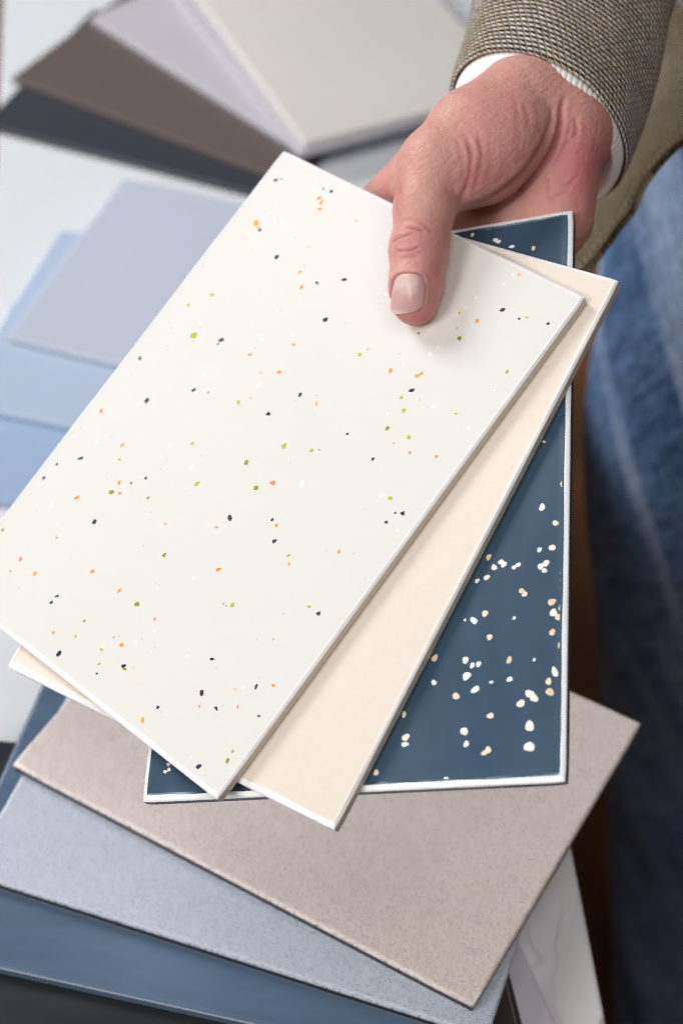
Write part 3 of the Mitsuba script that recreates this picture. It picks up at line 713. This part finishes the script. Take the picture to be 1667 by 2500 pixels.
def build_hand():
    pts = np.array(list(J.values()))
    lo = pts.min(0) - 0.024
    arm_end = CUFF + ARM * 0.10
    hi = np.maximum(pts.max(0) + 0.024, arm_end + 0.02)
    lo = np.minimum(lo, arm_end - 0.02)
    V, F = surface(hand_field, lo, hi, HAND_STEP)
    N = vertex_normals(V, F)
    px = to_pixels(V)
    # nearest surface to the viewer in cells of the picture: only those vertices take the creases
    cell = np.floor(px / 8).astype(int)
    cell -= cell.min(0)
    zmin = np.full(tuple(cell.max(0) + 1), 9.0)
    np.minimum.at(zmin, tuple(cell.T), V[:, 2])
    from scipy.ndimage import minimum_filter
    front = (V[:, 2] < minimum_filter(zmin, 3)[tuple(cell.T)] + 0.010) & ((N * V).sum(1) < 0.0)
    mmpx = 1e3 * V[:, 2] / FOCAL
    move, red = np.zeros(len(V)), np.zeros(len(V))
    for line, depth, half, r in CREASES:
        d, t = to_line(px, spline(line))
        d = d * mmpx
        ends = np.clip(np.minimum(t, 1 - t) * 5, 0, 1) ** 0.7
        g = np.exp(-(d / half) ** 2) * ends
        bulge = np.exp(-((d - 2.4 * half) / (1.3 * half)) ** 2) * ends
        move += np.where(front, -depth * g + 0.28 * depth * bulge, 0)
        red += np.where(front, r * np.exp(-(d / (half * 1.2)) ** 2) * ends, 0)
    # nail bed: the skin rises in a fold round the nail and sinks beneath it
    out = spline(NAIL + NAIL[:1], 160)
    import shapely
    inside = shapely.contains_xy(shapely.Polygon(out), px[:, 0], px[:, 1]) & front
    d, _ = to_line(px, out)
    d = d * mmpx
    move += np.where(inside, -0.85 * np.clip(d / 0.8, 0, 1), 0) + np.where(front & ~inside, 0.42 * np.exp(-((d - 0.7) / 0.8) ** 2) * (px[:, 1] < 752), 0)
    # gentle unevenness of flesh
    from meshkit import fbm as nf
    move += (nf(V * 55, 3, 3) - 0.5) * 1.1 + (nf(V * 190, 2, 5) - 0.5) * 0.35
    V2 = V + N * (move * 1e-3)[:, None]
    # colour of the skin itself
    base = np.array([0.585, 0.288, 0.240])
    pale = np.array([0.64, 0.365, 0.310])
    pink = np.array([0.52, 0.160, 0.172])
    mott = nf(V * 130, 3, 9)[:, None]
    C = base * (1 - 0.5 * mott) + pale * 0.5 * mott

    def zone(x, y, rx, ry=None):
        return np.exp(-((px[:, 0] - x) / rx) ** 2 - ((px[:, 1] - y) / (ry or rx)) ** 2)[:, None] * front[:, None]
    k = np.clip(0.45 * zone(1015, 590, 70, 50) + 0.85 * zone(1020, 785, 75, 45) + 0.5 * zone(1060, 680, 35, 70) + 0.9 * zone(1420, 400, 90, 130) + 0.5 * zone(1180, 430, 90) + 0.35 * zone(1230, 300, 70)
                + 0.5 * zone(955, 470, 40), 0, 1) * (0.6 + 0.7 * nf(V * 90, 3, 21)[:, None])
    C = C * (1 - k) + pink * k
    C = C * (1 - np.clip(red, 0, 1)[:, None] * np.array([0.30, 0.62, 0.60]))
    C = C * (1 - np.where(front, 0.42 * np.exp(-((d - 0.05) / 0.32) ** 2), 0)[:, None] * np.array([0.7, 1.0, 1.0]))
    blot = (nf(V * 420, 2, 31)[:, None] - 0.5) * 0.16
    C = np.clip(C * (1 + blot), 0.02, 0.9)
    put('person__hand', (to_world(V2), F), 'skin', smooth=True, color=C, label='right hand with bare skin, thumb pressed on the white tile and palm behind')
    # nail: a curved plate on a smooth surface fitted to the thumb under it
    keep = front & (np.abs(px - [998, 715]) < [52, 62]).all(1)
    X = (px[keep] - [998, 715]) / 50
    A = lambda X: np.stack([X[:, 0] * 0 + 1, X[:, 0], X[:, 1], X[:, 0] ** 2, X[:, 0] * X[:, 1], X[:, 1] ** 2], 1)
    co = np.linalg.lstsq(A(X), V[keep, 2], rcond=None)[0]
    cen = np.array([996.0, 717.0])
    rings = []
    for s, lift in ((1.0, -0.7), (0.985, -0.05), (0.96, 0.14), (0.94, 0.17), (0.92, 0.20), (0.90, 0.22), (0.88, 0.235), (0.85, 0.25), (0.8, 0.27), (0.7, 0.29), (0.55, 0.30), (0.4, 0.30), (0.25, 0.30), (0.1, 0.30)):
        P = cen + (out[:-1] - cen) * s
        z = A((P - [998, 715]) / 50) @ co - 0.0001 - lift * 1e-3
        rings.append(np.c_[(P - MID) / FOCAL * z[:, None], z])
    m = len(rings[0])
    P = np.vstack(rings + [rings[-1].mean(0)[None]])
    Fn = np.vstack([grid_faces(len(rings), m, True), np.stack([(len(rings) - 1) * m + np.arange(m), (len(rings) - 1) * m + (np.arange(m) + 1) % m, np.full(m, len(P) - 1)], 1)])
    q = to_pixels(P)
    lun = np.exp(-((q[:, 0] - 982) / 30) ** 2 - ((q[:, 1] - 690) / 22) ** 2)[:, None]
    tipw = (1 / (1 + np.exp(-(q[:, 1] - (763 + 0.15 * (1000 - q[:, 0]) * -1)) / 2.0)))[:, None]
    Cn = np.array([0.60, 0.35, 0.335]) * (1 - lun * 0.6) + np.array([0.78, 0.62, 0.60]) * lun * 0.6
    Cn = Cn * (1 + 0.05 * np.sin(q[:, :1] * 0.9 + 0.5 * np.sin(q[:, :1] * 0.37)))
    Cn = Cn * (1 - tipw) + np.array([0.74, 0.58, 0.51]) * tipw
    put('person__thumb_nail', (to_world(P), Fn), 'nail', smooth=True, color=Cn)


NAIL = [(960, 686), (970, 672), (985, 667), (1005, 667), (1022, 670), (1034, 680), (1038, 696), (1036, 722), (1031, 748), (1020, 757), (1004, 762), (985, 767), (968, 768), (955, 760), (953, 740), (956, 712)]
HAND_STEP = 0.00065
tag('person', 'person in brown checked jacket and blue jeans holding out three sample tiles', 'person')
build_hand()


# ------------------------------------------------------------------ sleeve, shirt cuff, jacket, jeans
def tube(path, up, radii, uoff=0.0, nphi=120, ripple=None):
    """swept tube: path (n,3), radii (n,2) along two axes, up a reference direction; returns vertices (n*nphi), uv in metres"""
    path = np.array(path, float)
    tan = np.gradient(path, axis=0)
    tan /= np.linalg.norm(tan, axis=1, keepdims=True)
    ph = np.linspace(0, 2 * np.pi, nphi)
    V, UV = [], []
    s = np.r_[0, np.cumsum(np.linalg.norm(np.diff(path, axis=0), axis=1))]
    for i, (p, t) in enumerate(zip(path, tan)):
        x = np.asarray(up, float) - t * (np.asarray(up) @ t)
        x /= np.linalg.norm(x)
        y = np.cross(t, x)
        rr = 1 + (ripple(ph, s[i]) if ripple else 0)
        V.append(p + (np.cos(ph) * radii[i][0] * rr)[:, None] * x + (np.sin(ph) * radii[i][1] * rr)[:, None] * y)
        UV.append(np.c_[ph * (np.mean(radii[0])) + uoff, np.full(nphi, s[i])])
    return np.vstack(V), np.vstack(UV), grid_faces(len(path), nphi)


def build_arm():
    c, a = to_world(CUFF), ARM @ VIEW.T
    x = CUFF_X @ VIEW.T
    y = CUFF_Y @ VIEW.T
    from meshkit import noise as nn
    # outer sleeve from the rolled-in hem up to the elbow and the shoulder
    R1, R2 = 0.0382, 0.0350
    along = np.r_[0.030, 0.006, 0.0005, 0.0, 0.0008, 0.003, np.linspace(0.008, 0.25, 50)]
    rad = np.r_[0.92, 0.93, 0.945, 0.965, 0.99, 1.0, 1.0 + 0.55 * (np.linspace(0.008, 0.25, 50) / 0.25) ** 0.9 * 0.32]
    V, UV, F = [], [], None
    ph = np.linspace(0, 2 * np.pi, 160)
    for s, r in zip(along, rad):
        wave = 0.022 * np.sin(3 * ph + 60 * s) * min(1, s / 0.04) + 0.012 * np.sin(7 * ph + 90 * s) * min(1, s / 0.02) + 0.025 * np.sin(2 * ph + 1.0 + 25 * s) * min(1, s / 0.05)
        V.append(c + a * s + ((R1 * (r + wave) * np.cos(ph))[:, None] * x + (R2 * (r + wave) * np.sin(ph))[:, None] * y))
        UV.append(np.c_[ph * 0.040, np.full(160, s)])
    uvs = np.vstack(UV)
    cum = np.r_[0, np.cumsum(np.abs(np.diff(along)) + 0.02 * np.abs(np.diff(rad)))]
    uvs[:, 1] = np.repeat(cum, 160)
    put('person__jacket_sleeve', (np.vstack(V), grid_faces(len(along), 160)), 'tweed', smooth=True, uv=uvs)
    # shirt cuff with its fine ribs, just inside
    n = 720
    ph = np.linspace(0, 2 * np.pi, n)
    rows = [(0.02, 0.925, 0), (0.004, 0.925, 1), (-0.002, 0.92, 1), (-0.0048, 0.905, 1), (-0.0066, 0.875, 0.6), (-0.0068, 0.85, 0.2), (-0.0050, 0.83, 0), (0.02, 0.83, 0)]
    V = []
    for s, r, k in rows:
        rib = 0.010 * k * np.abs(np.sin(ph * 46)) ** 0.7
        V.append(c + a * s + ((R1 * (r + rib) * np.cos(ph))[:, None] * x + (R2 * (r + rib) * np.sin(ph))[:, None] * y))
    put('person__shirt_cuff', (np.vstack(V), grid_faces(len(rows), n)), 'shirt_white', smooth=True)
    # upper arm, out of the picture, joins the sleeve to the shoulder
    elbow = c + a * 0.25
    sh = np.array([0.20, 0.93, 1.38])
    path = np.array([c + a * 0.235, elbow + a * 0.012, elbow + a * 0.03 + [0, 0, 0.02], elbow + (sh - elbow) * 0.25 + a * 0.02, elbow + (sh - elbow) * 0.6, sh])
    Vt, UVt, Ft = tube(spline(path, 24), [1, 0.1, 0], np.linspace([0.049, 0.047], [0.075, 0.07], 24), nphi=60)
    put('person__upper_sleeve', (Vt, Ft), 'tweed', smooth=True, uv=UVt)


def stitch(pts, r, n=6):
    pts = np.array(pts)
    t = np.gradient(pts, axis=0)
    t /= np.linalg.norm(t, axis=1, keepdims=True)
    ph = np.arange(n) / n * 2 * np.pi
    V = []
    m = len(pts)
    for i in range(m):
        x = np.cross(t[i], [0.3, 0.5, 0.8])
        x /= np.linalg.norm(x)
        y = np.cross(t[i], x)
        rr = r * (0.6 if i in (0, m - 1) else 1)
        V.append(pts[i] + rr * (np.cos(ph)[:, None] * x + np.sin(ph)[:, None] * y))
    F = grid_faces(m, n, True)
    return np.vstack(V), F


def merge(parts):
    V, F, k = [], [], 0
    for v, f in parts:
        V.append(v)
        F.append(f + k)
        k += len(v)
    return np.vstack(V), np.vstack(F)


def cam(x, y, depth):
    return np.array([(x - MID[0]) / FOCAL * depth, (y - MID[1]) / FOCAL * depth, depth])


def build_jacket():
    from meshkit import fbm as nf
    # front panel: its hem runs from the right down to behind the hand
    hem = spline([cam(1900, 215, 0.80), cam(1760, 280, 0.775), cam(1667, 345, 0.762), cam(1570, 455, 0.750), cam(1500, 560, 0.742), cam(1430, 650, 0.735), cam(1400, 680, 0.732)], 60)
    mid = spline([cam(1860, 90, 0.86), cam(1740, 180, 0.83), cam(1640, 262, 0.805), cam(1545, 390, 0.790), cam(1475, 510, 0.776), cam(1410, 610, 0.765), cam(1385, 640, 0.760)], 60)
    top = spline([cam(1820, -150, 0.95), cam(1700, -60, 0.91), cam(1600, 20, 0.87), cam(1500, 230, 0.845), cam(1440, 400, 0.825), cam(1385, 560, 0.805), cam(1370, 600, 0.80)], 60)
    rows = []
    for s in np.linspace(0, 1, 40):
        rows.append((1 - s) ** 2 * hem + 2 * s * (1 - s) * mid + s * s * top)
    P = np.array(rows)                                            # 40 x 60 x 3
    n = np.cross(np.gradient(P, axis=1), np.gradient(P, axis=0))
    n /= np.linalg.norm(n, axis=2, keepdims=True)
    if n[..., 2].mean() > 0:
        n = -n
    wav = (nf(P * 28, 3, 4) - 0.5) * 0.010
    u = np.cumsum(np.r_[0, np.linalg.norm(np.diff(P[0], axis=0), axis=1)])
    v = np.cumsum(np.r_[0, np.linalg.norm(np.diff(P[:, 30], axis=0), axis=1)])
    dv = np.minimum(np.abs(v - 0.0055), np.abs(v - 0.0035))[:, None]
    wav -= 0.0009 * np.exp(-((v[:, None] - 0.0082) / 0.0012) ** 2)
    A = P + n * (wav + 0.0012)[..., None]
    B = P + n * (wav - 0.0016)[..., None]
    h = 0.5 * (A[0] + B[0])
    down = P[0] - P[1]
    down /= np.linalg.norm(down, axis=1, keepdims=True)
    G = np.concatenate([B[::-1], (B[0] + down * 0.0012)[None], (h + down * 0.0016)[None], (A[0] + down * 0.0012)[None], A])
    UV = np.stack([np.broadcast_to(u, G.shape[:2]), np.broadcast_to(np.r_[v[::-1], -0.001, -0.001, -0.0005, v][:, None], G.shape[:2])], -1)
    put('person__jacket_front', (to_world(G.reshape(-1, 3)), grid_faces(*G.shape[:2])), 'tweed_shaded', smooth=True, uv=UV.reshape(-1, 2))
    st = []
    for row_v in (0.0060, 0.0105):
        i = np.searchsorted(v, row_v)
        f = (row_v - v[i - 1]) / (v[i] - v[i - 1])
        line = spline(A[i - 1] * (1 - f) + A[i] * f + n[i] * 0.0004, 400)
        for k in range(4, 390, 9):
            st.append(stitch(line[k:k + 6], 0.00055))
    V, F = merge(st)
    put('person__hem_stitching', (to_world(V), F), 'thread', smooth=True, kind='stuff')
    # body of the jacket
    rows, UV = [], []
    ph = np.linspace(0, 2 * np.pi, 140)
    for z, rx, ry, cx, cy in ((0.90, 0.222, 0.175, 0.362, 0.865), (0.94, 0.222, 0.175, 0.362, 0.865), (1.05, 0.21, 0.165, 0.362, 0.87), (1.18, 0.205, 0.15, 0.362, 0.88), (1.30, 0.215, 0.145, 0.362, 0.89), (1.40, 0.20, 0.12, 0.362, 0.90), (1.45, 0.12, 0.085, 0.362, 0.90), (1.47, 0.07, 0.07, 0.362, 0.90)):
        f = 1 + 0.03 * np.sin(5 * ph + z * 9)
        rows.append(np.c_[cx + rx * f * np.cos(ph), cy + ry * f * np.sin(ph), np.full(140, z)])
        UV.append(np.c_[ph * 0.19, np.full(140, z)])
    put('person__jacket_body', (np.vstack(rows), grid_faces(len(rows), 140)), 'tweed', smooth=True, uv=np.vstack(UV))


def build_jeans():
    from meshkit import fbm as nf, noise as nn
    for side, key in ((0, 'right'), (1, 'left')):
        if side == 0:
            path = spline([(0.36, 1.06, 0.95), (0.30, 0.97, 0.93), (0.255, 0.855, 0.885), (0.228, 0.735, 0.76), (0.2365, 0.70, 0.53), (0.2535, 0.69, 0.345), (0.28, 0.69, 0.09)], 150)
        else:
            path = spline([(0.50, 0.88, 1.06), (0.49, 0.86, 0.98), (0.475, 0.84, 0.90), (0.475, 0.82, 0.80), (0.475, 0.80, 0.68), (0.475, 0.78, 0.50), (0.475, 0.80, 0.30), (0.475, 0.83, 0.10)], 150)
        z = path[:, 2]
        r = np.interp(z, [0.0, 0.1, 0.3, 0.5, 0.7, 0.9, 1.0, 1.1], [0.062, 0.064, 0.068, 0.076, 0.090, 0.100, 0.090, 0.08])
        V, UV, F = tube(path, [1, 0, 0], np.c_[r, r * 1.02], nphi=220)
        d = np.repeat(path, 220, 0)
        out = V - d
        out /= np.linalg.norm(out, axis=1, keepdims=True)
        q = np.c_[UV[:, 0] * 0.8 + UV[:, 1] * 0.55, -UV[:, 0] * 0.55 + UV[:, 1] * 0.8, UV[:, 0] * 0]
        fold = nf(np.c_[q[:, 0] * 26, q[:, 1] * 5, q[:, 2] + 4], 2, 8) - 0.5
        V = V + out * (0.009 * fold + 0.0015 * (nf(V * 60, 2, 2) - 0.5))[:, None]
        k = 'person__jeans_leg' if side == 0 else 'person__jeans_leg_001'
        scene[k] = mikit.ply((V, F), 'denim', smooth=True, uv=UV)
        # shoe under the leg
        foot = path[-1]
        prof = [(-0.055, 0.036, 0.10), (-0.03, 0.042, 0.105), (0.03, 0.043, 0.09), (0.09, 0.046, 0.065), (0.15, 0.048, 0.05), (0.20, 0.040, 0.042), (0.225, 0.018, 0.03)]
        rows = []
        a = np.linspace(0, np.pi, 24)
        for y, w, h in prof:
            rows.append(np.c_[foot[0] + w * np.cos(a) * np.array([1.0]), np.full(24, foot[1] - y), 0.002 + h * np.sin(a) ** 0.6])
        rows = [np.c_[np.full(24, foot[0]), np.full(24, foot[1] + 0.065), np.full(24, 0.03)]] + rows + [np.c_[np.full(24, foot[0]), np.full(24, foot[1] - 0.235), np.full(24, 0.015)]]
        put('person__shoe', (np.vstack(rows), grid_faces(len(rows), 24)), 'leather', smooth=True)


build_arm()
build_jacket()
build_jeans()
